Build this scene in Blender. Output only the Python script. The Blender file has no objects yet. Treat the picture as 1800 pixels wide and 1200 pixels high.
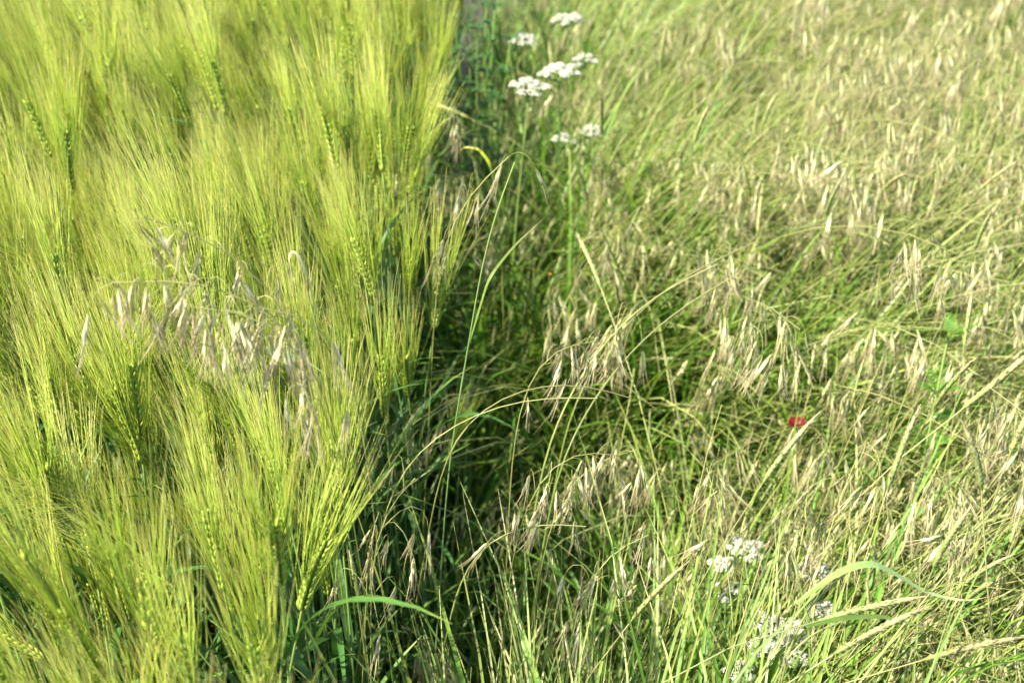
import bpy, math, random
import numpy as np
from mathutils import Matrix, Vector, Quaternion

R = math.radians
rng = np.random.default_rng(7)
scene = bpy.context.scene
C = scene.collection

# ---------------------------------------------------------------- camera, light, exposure
CAM = np.array((0.0, 0.0, 1.65)); PITCH = 30.0
W0, H0, FPX = 1800.0, 1200.0, 2500.0
cd = bpy.data.cameras.new('camera'); cam = bpy.data.objects.new('camera', cd); C.objects.link(cam)
cam.location = CAM; cam.rotation_euler = (R(90 - PITCH), 0, 0)
cd.sensor_width = 36; cd.lens = 50; cd.clip_start = 0.02; cd.clip_end = 400
cd.dof.use_dof = True; cd.dof.focus_distance = 1.46; cd.dof.aperture_fstop = 6.3
scene.camera = cam

SUN_EL, SUN_AZ = 50.0, -113.0            # azimuth clockwise from +Y (the view direction): from the left, somewhat behind the camera
sv = Vector((math.sin(R(SUN_AZ)) * math.cos(R(SUN_EL)), math.cos(R(SUN_AZ)) * math.cos(R(SUN_EL)), math.sin(R(SUN_EL))))
sd = bpy.data.lights.new('sun', 'SUN'); sun = bpy.data.objects.new('sun', sd); C.objects.link(sun)
sd.energy = 5.0; sd.angle = R(0.5); sd.color = (1.0, 0.93, 0.80)
sun.rotation_euler = sv.to_track_quat('Z', 'Y').to_euler()
world = bpy.data.worlds.new('World'); scene.world = world; world.use_nodes = True
wn = world.node_tree; wn.nodes.clear()
sky = wn.nodes.new('ShaderNodeTexSky'); sky.sky_type = 'NISHITA'; sky.sun_disc = False
sky.sun_elevation = R(SUN_EL); sky.sun_rotation = R(SUN_AZ)
bg = wn.nodes.new('ShaderNodeBackground'); bg.inputs['Strength'].default_value = 0.10
wo = wn.nodes.new('ShaderNodeOutputWorld')
wn.links.new(sky.outputs[0], bg.inputs[0]); wn.links.new(bg.outputs[0], wo.inputs[0])
scene.view_settings.view_transform = 'Standard'; scene.view_settings.look = 'None'
scene.view_settings.gamma = 1; scene.view_settings.exposure = 1.82

cp, sp = math.cos(R(PITCH)), math.sin(R(PITCH))
FWD, UP, RIGHT = np.array((0, cp, -sp)), np.array((0, sp, cp)), np.array((1.0, 0, 0))
def ray(px, py):
    return FWD + RIGHT * ((px - W0 / 2) / FPX) + UP * ((H0 / 2 - py) / FPX)
def at_z(px, py, z):                      # the point at height z seen at a pixel of the photograph
    d = ray(px, py); return CAM + d * ((z - CAM[2]) / d[2])
def at_y(px, py, y):
    d = ray(px, py); return CAM + d * (y / d[1])
def project(p):
    d = np.asarray(p) - CAM; f = d @ FWD
    return W0 / 2 + FPX * (d @ RIGHT) / f, H0 / 2 - FPX * (d @ UP) / f, f

# ---------------------------------------------------------------- materials
def ramp(nt, stops):
    n = nt.nodes.new('ShaderNodeValToRGB'); el = n.color_ramp.elements
    while len(el) < len(stops): el.new(0.5)
    for e, (p, c) in zip(el, stops): e.position = p; e.color = (*c, 1)
    return n
def plant_mat(name, a, b=None, var=0.35, hue=0.02, trans=0.35, rough=0.45, spec=0.35, tcol=(1.1, 1.12, 0.7), grain=0.0):
    """a, b: colour ramps along the plant part (attribute t); each plant and each leaf sits somewhere between the two."""
    m = bpy.data.materials.new(name); m.use_nodes = True; nt = m.node_tree; nt.nodes.clear(); L = nt.links.new
    N = nt.nodes.new
    at = N('ShaderNodeAttribute'); at.attribute_name = 't'
    oi = N('ShaderNodeObjectInfo'); ge = N('ShaderNodeNewGeometry')
    k = N('ShaderNodeMath'); k.operation = 'MULTIPLY_ADD'; L(ge.outputs['Random Per Island'], k.inputs[0]); k.inputs[1].default_value = 0.997; L(oi.outputs['Random'], k.inputs[2])
    fr = N('ShaderNodeMath'); fr.operation = 'FRACT'; L(k.outputs[0], fr.inputs[0])
    r1 = ramp(nt, a); L(at.outputs['Fac'], r1.inputs[0]); col = r1.outputs[0]
    if b:
        r2 = ramp(nt, b); L(at.outputs['Fac'], r2.inputs[0])
        mx = N('ShaderNodeMix'); mx.data_type = 'RGBA'; L(fr.outputs[0], mx.inputs[0]); L(col, mx.inputs[6]); L(r2.outputs[0], mx.inputs[7]); col = mx.outputs[2]
    f2 = N('ShaderNodeMath'); f2.operation = 'MULTIPLY'; L(fr.outputs[0], f2.inputs[0]); f2.inputs[1].default_value = 7.31
    f3 = N('ShaderNodeMath'); f3.operation = 'FRACT'; L(f2.outputs[0], f3.inputs[0])
    mv = N('ShaderNodeMapRange'); L(f3.outputs[0], mv.inputs[0]); mv.inputs[3].default_value = 1 - var; mv.inputs[4].default_value = 1 + var
    f4 = N('ShaderNodeMath'); f4.operation = 'MULTIPLY'; L(fr.outputs[0], f4.inputs[0]); f4.inputs[1].default_value = 17.7
    f5 = N('ShaderNodeMath'); f5.operation = 'FRACT'; L(f4.outputs[0], f5.inputs[0])
    mh = N('ShaderNodeMapRange'); L(f5.outputs[0], mh.inputs[0]); mh.inputs[3].default_value = 0.5 - hue; mh.inputs[4].default_value = 0.5 + hue
    hs = N('ShaderNodeHueSaturation'); L(mh.outputs[0], hs.inputs['Hue']); L(mv.outputs[0], hs.inputs['Value']); L(col, hs.inputs['Color']); col = hs.outputs[0]
    if grain:
        tx = N('ShaderNodeTexCoord'); no = N('ShaderNodeTexNoise'); no.inputs['Scale'].default_value = 170; no.inputs['Detail'].default_value = 2
        L(tx.outputs['Object'], no.inputs['Vector'])
        gm = N('ShaderNodeMapRange'); L(no.outputs[0], gm.inputs[0]); gm.inputs[1].default_value = 0.3; gm.inputs[2].default_value = 0.7
        gm.inputs[3].default_value = 1 - grain; gm.inputs[4].default_value = 1 + grain
        h2 = N('ShaderNodeHueSaturation'); L(gm.outputs[0], h2.inputs['Value']); L(col, h2.inputs['Color']); col = h2.outputs[0]
    pb = N('ShaderNodeBsdfPrincipled'); L(col, pb.inputs['Base Color']); pb.inputs['Roughness'].default_value = rough
    pb.inputs['Specular IOR Level'].default_value = spec
    out = N('ShaderNodeOutputMaterial')
    if trans > 0:
        tm = N('ShaderNodeMix'); tm.data_type = 'RGBA'; tm.blend_type = 'MULTIPLY'; tm.inputs[0].default_value = 1; L(col, tm.inputs[6]); tm.inputs[7].default_value = (*tcol, 1)
        tb = N('ShaderNodeBsdfTranslucent'); L(tm.outputs[2], tb.inputs[0])
        ms = N('ShaderNodeMixShader'); ms.inputs[0].default_value = trans; L(pb.outputs[0], ms.inputs[1]); L(tb.outputs[0], ms.inputs[2]); L(ms.outputs[0], out.inputs[0])
    else:
        L(pb.outputs[0], out.inputs[0])
    return m

M = {}
M['beard'] = plant_mat('barley_beard', [(0, (.46, .55, .08)), (.6, (.66, .70, .18)), (1, (.76, .70, .34))], [(0, (.34, .47, .06)), (.6, (.54, .63, .14)), (1, (.65, .62, .26))], var=.26, hue=.016, trans=.5)
M['kernel'] = plant_mat('barley_kernel', [(0, (.28, .36, .05)), (1, (.38, .45, .08))], [(0, (.22, .32, .04)), (1, (.32, .41, .06))], var=.2, trans=.2, rough=.5)
M['barley_stem'] = plant_mat('barley_stem', [(0, (.11, .16, .035)), (.8, (.15, .25, .065)), (1, (.28, .38, .07))], [(0, (.08, .14, .04)), (.8, (.12, .22, .07)), (1, (.22, .34, .07))], var=.25, trans=.15, rough=.5)
M['barley_leaf'] = plant_mat('barley_leaf', [(0, (.06, .13, .025)), (.85, (.09, .20, .03)), (1, (.24, .25, .06))], [(0, (.05, .12, .03)), (.85, (.08, .18, .035)), (1, (.17, .23, .05))], var=.3, hue=.02, trans=.4, grain=.12)
M['blade'] = plant_mat('grass_blade', [(0, (.10, .19, .018)), (.7, (.15, .28, .028)), (1, (.30, .32, .09))], [(0, (.05, .13, .012)), (.7, (.075, .19, .02)), (1, (.19, .24, .05))], var=.4, hue=.018, trans=.45, rough=.45, spec=.3, grain=.12)
M['pale_blade'] = plant_mat('pale_grass_blade', [(0, (.13, .21, .03)), (.6, (.26, .33, .08)), (1, (.44, .42, .18))], [(0, (.10, .19, .025)), (.6, (.18, .27, .05)), (1, (.34, .34, .13))], var=.3, hue=.015, trans=.35, rough=.4, spec=.4, grain=.1)
M['culm'] = plant_mat('grass_culm', [(0, (.10, .16, .02)), (.6, (.21, .25, .045)), (1, (.36, .34, .14))], [(0, (.07, .14, .02)), (.6, (.14, .21, .03)), (1, (.27, .28, .09))], var=.3, hue=.015, trans=.12, rough=.4, spec=.4)
M['spikelet'] = plant_mat('brome_spikelet', [(0, (.38, .41, .16)), (.4, (.70, .67, .42)), (.75, (.62, .56, .34)), (1, (.54, .47, .28))], [(0, (.26, .34, .09)), (.4, (.48, .50, .23)), (.75, (.44, .39, .20)), (1, (.42, .36, .19))], var=.3, hue=.015, trans=.3, tcol=(1.1, 1, .8), rough=.35, spec=.5)
M['spikelet_purple'] = plant_mat('brome_spikelet_purple', [(0, (.38, .40, .16)), (.4, (.74, .70, .47)), (.75, (.60, .53, .33)), (1, (.50, .43, .27))], [(0, (.27, .31, .09)), (.4, (.52, .51, .29)), (.75, (.38, .34, .18)), (1, (.33, .29, .16))], var=.35, hue=.004, trans=.3, tcol=(1.1, 1, .8), rough=.35, spec=.5)
M['spike'] = plant_mat('blackgrass_spike', [(0, (.22, .26, .07)), (.6, (.31, .32, .13)), (1, (.36, .30, .16))], [(0, (.17, .23, .05)), (.6, (.25, .29, .09)), (1, (.32, .28, .13))], var=.25, hue=.02, trans=.15, rough=.55, grain=.3)
M['bent_leaf'] = plant_mat('bent_leaf', [(0, (.16, .26, .04)), (.5, (.30, .42, .14)), (.86, (.36, .42, .18)), (.93, (.36, .26, .12)), (1, (.24, .15, .08))], var=.05, hue=.0, trans=.3, rough=.35, spec=.6, grain=.15)
M['umbel'] = plant_mat('umbel_floret', [(0, (.20, .30, .09)), (.4, (.44, .46, .33)), (1, (.58, .58, .49))], var=.15, hue=.0, trans=.3, tcol=(1, 1, .95), rough=.6, spec=.2)
M['umbel_stem'] = plant_mat('umbel_stem', [(0, (.12, .22, .05)), (1, (.2, .32, .08))], var=.2, trans=.1)
M['herb'] = plant_mat('herb_leaf', [(0, (.08, .18, .02)), (1, (.15, .29, .03))], [(0, (.06, .15, .02)), (1, (.11, .24, .025))], var=.25, trans=.45)
M['dark_leaf'] = plant_mat('weed_leaf', [(0, (.025, .07, .012)), (1, (.05, .12, .02))], [(0, (.03, .09, .015)), (1, (.07, .15, .025))], var=.3, trans=.3)
M['yellow_leaf'] = plant_mat('yellow_leaf', [(0, (.25, .36, .03)), (.5, (.52, .52, .03)), (1, (.5, .42, .1))], var=.1, trans=.4)
M['dry_leaf'] = plant_mat('dry_leaf', [(0, (.34, .34, .1)), (.5, (.42, .38, .22)), (1, (.36, .28, .18))], var=.15, trans=.3)
M['petal'] = plant_mat('poppy_petal', [(0, (.04, .004, .006)), (.35, (.16, .010, .016)), (1, (.24, .018, .022))], var=.1, hue=.0, trans=.35, tcol=(1.1, .6, .6), rough=.6)
M['dark_petal'] = plant_mat('poppy_faded_petal', [(0, (.05, .006, .01)), (1, (.16, .012, .015))], var=.1, hue=.0, trans=.2, rough=.6)
M['orange'] = plant_mat('orange_petal', [(0, (.35, .14, .01)), (1, (.6, .3, .02))], var=.1, trans=.3)
def soil_mat():
    m = bpy.data.materials.new('soil'); m.use_nodes = True; nt = m.node_tree; pb = nt.nodes['Principled BSDF']; L = nt.links.new
    no = nt.nodes.new('ShaderNodeTexNoise'); no.inputs['Scale'].default_value = 18; no.inputs['Detail'].default_value = 8
    tx = nt.nodes.new('ShaderNodeTexCoord'); L(tx.outputs['Object'], no.inputs['Vector'])
    r = ramp(nt, [(.3, (.018, .016, .008)), (.55, (.04, .04, .015)), (.75, (.07, .075, .03))]); L(no.outputs[0], r.inputs[0]); L(r.outputs[0], pb.inputs['Base Color'])
    bp = nt.nodes.new('ShaderNodeBump'); bp.inputs['Strength'].default_value = .8; bp.inputs['Distance'].default_value = .02; L(no.outputs[0], bp.inputs['Height']); L(bp.outputs[0], pb.inputs['Normal'])
    pb.inputs['Roughness'].default_value = .95
    return m
M['soil'] = soil_mat()

# ---------------------------------------------------------------- mesh helpers (all quads, numpy)
def unit(v): return v / np.maximum(np.linalg.norm(v, axis=-1, keepdims=True), 1e-9)
class Part:
    """vertices, quads and a position-along-the-part value t"""
    def __init__(s): s.V, s.F, s.T, s.n = [], [], [], 0
    def add(s, v, f, t):
        s.V.append(v.reshape(-1, 3)); s.F.append(f.reshape(-1, 4) + s.n); s.T.append(t.reshape(-1)); s.n += v.reshape(-1, 3).shape[0]; return s
    def done(s): return np.concatenate(s.V), np.concatenate(s.F), np.concatenate(s.T)
def tubes(P, rad, k=4, t=None, ref=None):
    P = np.atleast_3d(P) if P.ndim == 3 else P[None]
    n, s, _ = P.shape; rad = np.broadcast_to(rad, (n, s))
    tan = unit(np.gradient(P, axis=1))
    if ref is None:
        ref = np.cross(unit(P[:, -1] - P[:, 0]), np.array((.31, .52, .79)))
        ref = np.broadcast_to(ref[:, None], P.shape)
    u = unit(ref - (ref * tan).sum(-1, keepdims=True) * tan); w = np.cross(tan, u)
    a = np.arange(k) * 2 * math.pi / k
    V = P[:, :, None] + rad[:, :, None, None] * (np.cos(a)[None, None, :, None] * u[:, :, None] + np.sin(a)[None, None, :, None] * w[:, :, None])
    idx = np.arange(n * s * k).reshape(n, s, k); nx = np.roll(idx, -1, 2)
    F = np.stack([idx[:, :-1], nx[:, :-1], nx[:, 1:], idx[:, 1:]], -1)
    tt = np.linspace(0, 1, s) if t is None else t
    T = np.broadcast_to(np.broadcast_to(tt, (n, s))[:, :, None], (n, s, k))
    return V, F, T
def ribbons(P, wid, side, fold=0.0, t=None):
    if P.ndim == 2: P = P[None]
    n, s, _ = P.shape; wid = np.broadcast_to(wid, (n, s)); side = np.broadcast_to(side, P.shape)
    tan = unit(np.gradient(P, axis=1)); sd_ = unit(side - (side * tan).sum(-1, keepdims=True) * tan); nor = np.cross(tan, sd_)
    hw = wid[..., None] * .5
    V = np.stack([P - sd_ * hw, P - nor * hw * fold, P + sd_ * hw], 2)
    idx = np.arange(n * s * 3).reshape(n, s, 3)
    F = np.stack([idx[:, :-1, :-1], idx[:, :-1, 1:], idx[:, 1:, 1:], idx[:, 1:, :-1]], -1)
    tt = np.linspace(0, 1, s) if t is None else t
    T = np.broadcast_to(np.broadcast_to(tt, (n, s))[:, :, None], (n, s, 3))
    return V, F, T
def curves(root, az, th0, th1, L, s, p=1.0, daz=0.0, wob=0.0):
    """n bending curves: tilt from vertical goes th0 -> th1 (radians) along the length, heading az (0 = +x)."""
    root = np.asarray(root, float); root = root[None] if root.ndim == 1 else root
    n = root.shape[0]; g = (np.arange(s - 1) + .5) / (s - 1)
    A = lambda v: np.broadcast_to(np.asarray(v, float), (n,))[:, None]
    th = A(th0) + (A(th1) - A(th0)) * g[None] ** A(p); a = A(az) + A(daz) * g[None]
    if wob: a = a + np.cumsum(rng.normal(0, wob, (n, s - 1)), 1); th = th + np.cumsum(rng.normal(0, wob * .4, (n, s - 1)), 1)
    d = np.stack([np.sin(th) * np.cos(a), np.sin(th) * np.sin(a), np.cos(th)], -1) * (A(L) / (s - 1))[..., None]
    P = np.concatenate([np.zeros((n, 1, 3)), np.cumsum(d, 1)], 1) + root[:, None]
    side = np.stack([-np.sin(A(az)), np.cos(A(az)), 0 * A(az)], -1)
    return P, np.broadcast_to(side, P.shape)
def leaf_w(s, w, base=.7, tip=.04):
    x = np.linspace(0, 1, s); return w * np.maximum((base + (1 - base) * np.minimum(1, x * 4)) * (1 - x ** 2.2), tip)
def mesh(name, parts, mats):
    """parts: list of (V, F, T) one per material"""
    V = np.concatenate([p[0] for p in parts]); off = np.cumsum([0] + [len(p[0]) for p in parts[:-1]])
    F = np.concatenate([p[1] + o for p, o in zip(parts, off)]); T = np.concatenate([p[2] for p in parts])
    mi = np.concatenate([np.full(len(p[1]), i, np.int32) for i, p in enumerate(parts)])
    me = bpy.data.meshes.new(name)
    me.vertices.add(len(V)); me.vertices.foreach_set('co', V.astype(np.float32).ravel())
    me.loops.add(len(F) * 4); me.loops.foreach_set('vertex_index', F.astype(np.int32).ravel())
    me.polygons.add(len(F)); me.polygons.foreach_set('loop_start', np.arange(0, len(F) * 4, 4, dtype=np.int32))
    me.polygons.foreach_set('material_index', mi); me.polygons.foreach_set('use_smooth', np.ones(len(F), bool))
    at = me.attributes.new('t', 'FLOAT', 'POINT'); at.data.foreach_set('value', T.astype(np.float32))
    for m in mats: me.materials.append(M[m])
    me.update(calc_edges=True)
    return me
def rot_z(a): return np.array(((math.cos(a), -math.sin(a), 0), (math.sin(a), math.cos(a), 0), (0, 0, 1)))
def frame(x, roll=0.0):                   # rotation whose X axis is x
    x = unit(np.asarray(x, float)); r = np.array((0, 0, 1.0)) if abs(x[2]) < .95 else np.array((0, 1.0, 0))
    y = unit(np.cross(r, x)); z = np.cross(x, y)
    return np.stack([x, math.cos(roll) * y + math.sin(roll) * z, -math.sin(roll) * y + math.cos(roll) * z], 1)
def m4(Rm, t):
    m = Matrix.Identity(4)
    for i in range(3):
        for j in range(3): m[i][j] = float(Rm[i][j])
        m[i][3] = float(t[i])
    return m

# ---------------------------------------------------------------- things
def tag(o, label, cat, group=None, kind=None):
    if label: o['label'] = label
    if cat: o['category'] = cat
    if group: o['group'] = group
    if kind: o['kind'] = kind
    return o
def link(name, me, parent=None, mat=None):
    o = bpy.data.objects.new(name, me); C.objects.link(o)
    if parent is not None: o.parent = parent
    if mat is not None: o.matrix_local = mat
    return o
# A plant kind is a list of (part name, (V, F, T), material, index of the part it sits on or None, 4x4 or None)
class Kind:
    def __init__(s): s.parts = []; s.meshes = None
    def add(s, name, vft, mat, on=None, R3=None, t=None): s.parts.append([name, vft, mat, on, R3, t]); return len(s.parts) - 1
    def ensure(s):
        if s.meshes is None:
            cache = {}; s.meshes = []
            for name, vft, mat, on, R3, t in s.parts:
                k = id(vft[0])
                if k not in cache: cache[k] = mesh(name, [vft], [mat])
                s.meshes.append(cache[k])
    def place(s, name, loc, az, scale, label, cat, group, lean=None):
        s.ensure()
        e = bpy.data.objects.new(name, None); e.empty_display_size = .02; C.objects.link(e)
        e.location = loc; e.scale = (scale,) * 3
        if lean is None: e.rotation_euler = (0, 0, az)
        else: e.rotation_euler = (Quaternion(Vector((math.cos(lean[0]), math.sin(lean[0]), 0)), lean[1]) @ Quaternion((0, 0, 1), az)).to_euler()
        tag(e, label, cat, group)
        made = []
        for (pn, vft, mat, on, R3, t), me in zip(s.parts, s.meshes):
            o = link(pn, me, e if on is None else made[on])
            if t is not None: o.matrix_local = m4(R3, t)
            made.append(o)
        return e
    def flat(s):                          # per material arrays, for the one-object crop
        by = {}
        for pn, (V, F, T), mat, on, R3, t in s.parts:
            v = V if t is None else V @ np.asarray(R3).T + t
            by.setdefault(mat, Part()).add(v, F, T)
        return {k: p.done() for k, p in by.items()}
def sway(loc):                            # each plant leans its own small way: (direction, angle)
    h = math.sin(loc[0] * 1271.3 + loc[1] * 3117.7) * 43758.5453; h -= math.floor(h); g = h * 97.31 % 1
    return h * 6.283, R(9) * g ** 1.3
def merge(name, kinds, places, label, cat, group):
    """places: (kind index, loc, az, scale). ONE object for the part of a crop past counting."""
    acc = {}; flats = [k.flat() for k in kinds]
    for ki, loc, az, sc in places:
        q = sway(loc); Rm = np.array((Quaternion(Vector((math.cos(q[0]), math.sin(q[0]), 0)), q[1]) @ Quaternion((0, 0, 1), az)).to_matrix()) * sc
        for mat, (V, F, T) in flats[ki].items(): acc.setdefault(mat, Part()).add(V @ Rm.T + np.asarray(loc), F, T)
    mats = list(acc)
    o = link(name, mesh(name, [acc[m].done() for m in mats], mats))
    return tag(o, label, cat, group, 'stuff')

# ---------------------------------------------------------------- ground
def ground():
    n = 90
    e = np.concatenate([np.linspace(-120, -4, 20)[:-1], np.linspace(-4, 8, 60), np.linspace(8, 200, 20)[1:]])
    X, Y = np.meshgrid(e, e); Z = (np.sin(X * 9.1 + Y * 3.3) + np.sin(Y * 11.7 - X * 4.1)) * .006
    k = len(e); V = np.stack([X, Y, Z], -1); i = np.arange(k * k).reshape(k, k)
    F = np.stack([i[:-1, :-1], i[:-1, 1:], i[1:, 1:], i[1:, :-1]], -1)
    o = link('ground', mesh('ground', [(V.reshape(-1, 3), F.reshape(-1, 4), np.zeros(k * k))], ['soil'])); o['kind'] = 'structure'
ground()

# ---------------------------------------------------------------- barley
def spindle(axis0, d, L, r, side, flat=.75, rings=5):
    """n plump kernels from axis0 along d"""
    x = np.linspace(0, 1, rings); prof = np.sin(math.pi * np.clip(x * .93 + .04, 0, 1)) ** .8 + .05
    P = axis0[:, None] + d[:, None] * (L[:, None] * x[None])[..., None]
    return tubes(P, r[:, None] * prof[None], 6, t=x, ref=np.broadcast_to(side[:, None], P.shape))
def make_barley(r, nod, lean, H, lite=False):
    k = Kind(); s = 10
    g = np.linspace(0, 1, s)
    Lc = H
    P, _ = curves((0, 0, 0), 0, lean * .3, lean + nod, Lc, s, p=5.0)
    P = P[0]; P[:, 1] += .012 * np.sin(g * 3 + r.uniform(0, 6)) * g
    st = k.add('stem', Part().add(*tubes(P, np.linspace(.0016, .0011, s), 5)).done(), 'barley_stem')
    # ear
    Le = r.uniform(.068, .09); ne = 12
    tn = unit(P[-1] - P[-2]); th = math.acos(tn[2]); bend = r.uniform(-.1, .28)
    Q, _ = curves(P[-1], 0, th, th + bend, Le, ne); Q = Q[0]; Q[:, 1] += 0
    roll = r.uniform(0, math.pi)
    rows = 11 if lite else 12
    ear, beard = Part(), Part(); A0, D0, LL, RR, SS = [], [], [], [], []; B0, BD, BL, BO = [], [], [], []
    for i in range(rows):
        f = (i + .4) / rows; j = min(int(f * (ne - 1)), ne - 2); c = Q[j] + (Q[j + 1] - Q[j]) * (f * (ne - 1) - j); t = unit(Q[j + 1] - Q[j])
        u = unit(np.cross(t, np.array((0, 1.0, .01)))); v = np.cross(t, u)
        for sgn in (-1, 1):
            for q, lat in ((0, 0), (1, .85), (2, -.85)) if not lite else ((0, 0), (1 if i % 2 else 2, .8 if i % 2 else -.8)):
                phi = roll + (0 if sgn > 0 else math.pi) + lat
                o = math.cos(phi) * u + math.sin(phi) * v; big = q == 0
                ang = r.normal(.30 if big else .26, .05); d = unit(t * math.cos(ang) + o * math.sin(ang))
                b = c + o * .0022; L = (.0115 if big else .0095) * (1 - .25 * f); rad = (.0021 if big else .0016) * (1 - .2 * f)
                A0.append(b); D0.append(d); LL.append(L); RR.append(rad); SS.append(np.cross(t, o))
                if big or r.random() < .62:
                    fan = r.normal(.13, .07) * (1.15 - .5 * f); w = r.normal(0, .06)
                    e = unit(t * math.cos(fan) + o * math.sin(fan) + np.cross(t, o) * w)
                    B0.append(b + d * L * .93); BD.append((d, e)); BL.append(r.uniform(.10, .16) * (1 - .18 * f)); BO.append(o)
    A0, D0, LL, RR, SS = map(np.array, (A0, D0, LL, RR, SS))
    ear.add(*spindle(A0, D0, LL, RR, SS, rings=4 if lite else 5)); ear.add(*tubes(Q, .0011, 4))
    ea = k.add('ear', ear.done(), 'kernel')
    m = 5 if lite else 6; x = np.linspace(0, 1, m); B0 = np.array(B0); d0 = np.array([b[0] for b in BD]); d1 = np.array([b[1] for b in BD]); BL = np.array(BL)
    w = np.clip(x * 5, 0, 1)[None, :, None]; curl = r.normal(0, .09, (len(B0), 3))
    dd = unit(d0[:, None] * (1 - w) + d1[:, None] * w + curl[:, None] * (x ** 2)[None, :, None])
    PB = B0[:, None] + np.concatenate([np.zeros((len(B0), 1, 3)), np.cumsum(dd[:, :-1] * (BL[:, None, None] / (m - 1)), 1)], 1)
    beard.add(*tubes(PB, np.linspace(.00050, .00013, m)[None], 3))
    k.add('beard', beard.done(), 'beard', on=ea)
    # leaves
    for q in range(3 if not lite else 2):
        f = (.86, .62, .4)[q] * r.uniform(.92, 1.05); i = int(f * (s - 1)); b = P[min(i, s - 1)]
        n = 8; az = r.uniform(0, 2 * math.pi); LP, sd_ = curves(b, az, R(r.uniform(10, 30)), R(r.uniform(50, 150)), r.uniform(.12, .22), n, p=1.4, daz=r.uniform(-.5, .5))
        lv = ribbons(LP, leaf_w(n, r.uniform(.007, .012)), sd_, fold=.25)
        k.add('leaf', Part().add(*lv).done(), 'barley_leaf')
    return k
r = np.random.default_rng(3)
NODS = [R(x) for x in (6, 12, 3, 15, 22, 8, 28, 10, 40, 7, 18, 5, 60, 9, 4, 13, 2, 9, 32, 11)]
BAR = [make_barley(r, nd, R(r.uniform(2, 9)), r.uniform(.72, .85)) for nd in NODS]
BAR_L = [make_barley(r, nd, R(r.uniform(2, 9)), r.uniform(.74, .84), lite=True) for nd in NODS]
def tip_of(k):                            # where the ear begins, in the plant's own space
    V = k.parts[0][1][0]; return V[-5:].mean(0)
EDGE = lambda y: -.158 - .05 * max(0, 1.35 - y) + .018 * math.sin(y * 5.3) + .012 * math.sin(y * 13 + 1)

spots = []
step = .0366
ys = np.arange(.42, 4.6, step)
for y in ys:
    for x in np.arange(-1.95, .0, step):
        p = np.array((x, y)) + rng.uniform(-.016, .016, 2)
        if p[0] > EDGE(p[1]) + rng.normal(0, .014): continue
        if p[0] < -.36 * p[1] - .45: continue
        # thin bare lines between drill rows
        if rng.random() < .20 * (1 + math.sin(p[0] * 46 + .8 * math.sin(p[1] * 3))): continue
        edge = EDGE(p[1]) - p[0]
        az = rng.choice((-1.57, 1.57)) + rng.normal(0, .45) if edge < .06 and rng.random() < .6 else rng.normal(math.pi, .8)   # the outermost lean either way, the rest a little to the left
        ki = int(rng.choice((0, 1, 2, 5, 7, 11, 14, 16, 17))) if edge < .07 else int(rng.integers(len(BAR)))
        spots.append([ki, np.array((p[0], p[1], 0)), az, rng.normal(.97, .065)])
# hero stalks: (pixel of the ear base, height of the ear base, kind, azimuth, label)
HEROES = [
 ((530, 1075), .80, 3, .4, 'plump barley ear low at the field edge, its awns fanned above the shaded gap'),
 ((598, 905), .80, 0, .2, 'upright barley ear with a tall narrow fan of awns beside the dark gap'),
 ((500, 880), .79, 1, 2.6, 'barley ear with one dark shaded side just left of the tall awn fan'),
 ((250, 815), .80, 5, 2.9, 'pale upright barley ear below the tangle of drooping brome'),
 ((130, 945), .82, 6, 3.0, 'barley ear leaning far to the left, sunlit along its left edge'),
 ((310, 1045), .78, 12, 2.95, 'barley ear bent nearly level, its awns sweeping up to the left'),
 ((552, 730), .80, 2, 1.8, 'slim barley ear on a straight stalk above the curled withered leaf'),
 ((715, 345), .78, 4, .3, 'barley stalk at the far field edge leaning right with long pale awns'),
 ((655, 330), .80, 2, 1.6, 'barley stalk at the far field edge standing straight with a pale awn plume'),
 ((790, 800), .50, 3, .5, 'short green barley ear alone in the grassy verge'),
 ((60, 760), .82, 8, 3.1, 'barley ear nodding to the left at the frame border'),
 ((115, 1110), .84, 4, 3.0, 'blurred barley ear close to the lens in the near corner'),
]
placed = []
for (px, z, ki, az, lab) in HEROES:
    k = BAR[ki]; tp = tip_of(k); w = at_z(*px, z); sc = z / tp[2]
    loc = w - rot_z(az) @ (tp * sc); loc[2] = 0
    placed.append((ki, loc, az, sc, lab, w))
def clear_of_heroes(p, az, ki, sc):
    top = p + rot_z(az) @ (tip_of(BAR[ki]) * sc); a = project(top)
    for (_, _, _, _, _, w) in placed[:2]:
        b = project(w)
        if a[2] < b[2] + .02 and -22 < a[0] - b[0] < 22 and -40 < a[1] - b[1] < 180: return False
    return True
spots = [s for s in spots if clear_of_heroes(s[1], s[2], s[0], s[3])]
GB = 'barley stalks in the standing crop'
for (ki, loc, az, sc, lab, w) in placed: BAR[ki].place('barley_stalk', loc, az, sc, lab, 'barley', GB)
def seen_first(sp, kinds, tipf):
    out = []
    for i, (ki, loc, az, sc) in enumerate(sp):
        tp = np.asarray(loc) + rot_z(az) @ (tipf(kinds[ki]) * sc); u, v, d = project(tp)
        inside = d > .2 and -20 < u < W0 + 20 and -40 < v < H0 + 60
        out.append((0 if inside else 1, d, i))
    out.sort(); return [sp[i] for _, _, i in out], sum(1 for o in out if o[0] == 0)
spots, n_in = seen_first(spots, BAR, tip_of)
NB = 286
for ki, loc, az, sc in spots[:NB]:
    e = EDGE(loc[1]) - loc[0]
    lab = 'bearded green barley stalk on the open side of the crop, beside the verge' if e < .06 else 'one of the many like bearded barley stalks inside the crop, none standing apart'
    BAR[ki].place('barley_stalk', loc, az, sc, lab, 'barley', GB + (' edge' if e < .06 else ' interior'), lean=(sway(loc)[0], sway(loc)[1] * (.35 if e < .06 else 1)))
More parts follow.
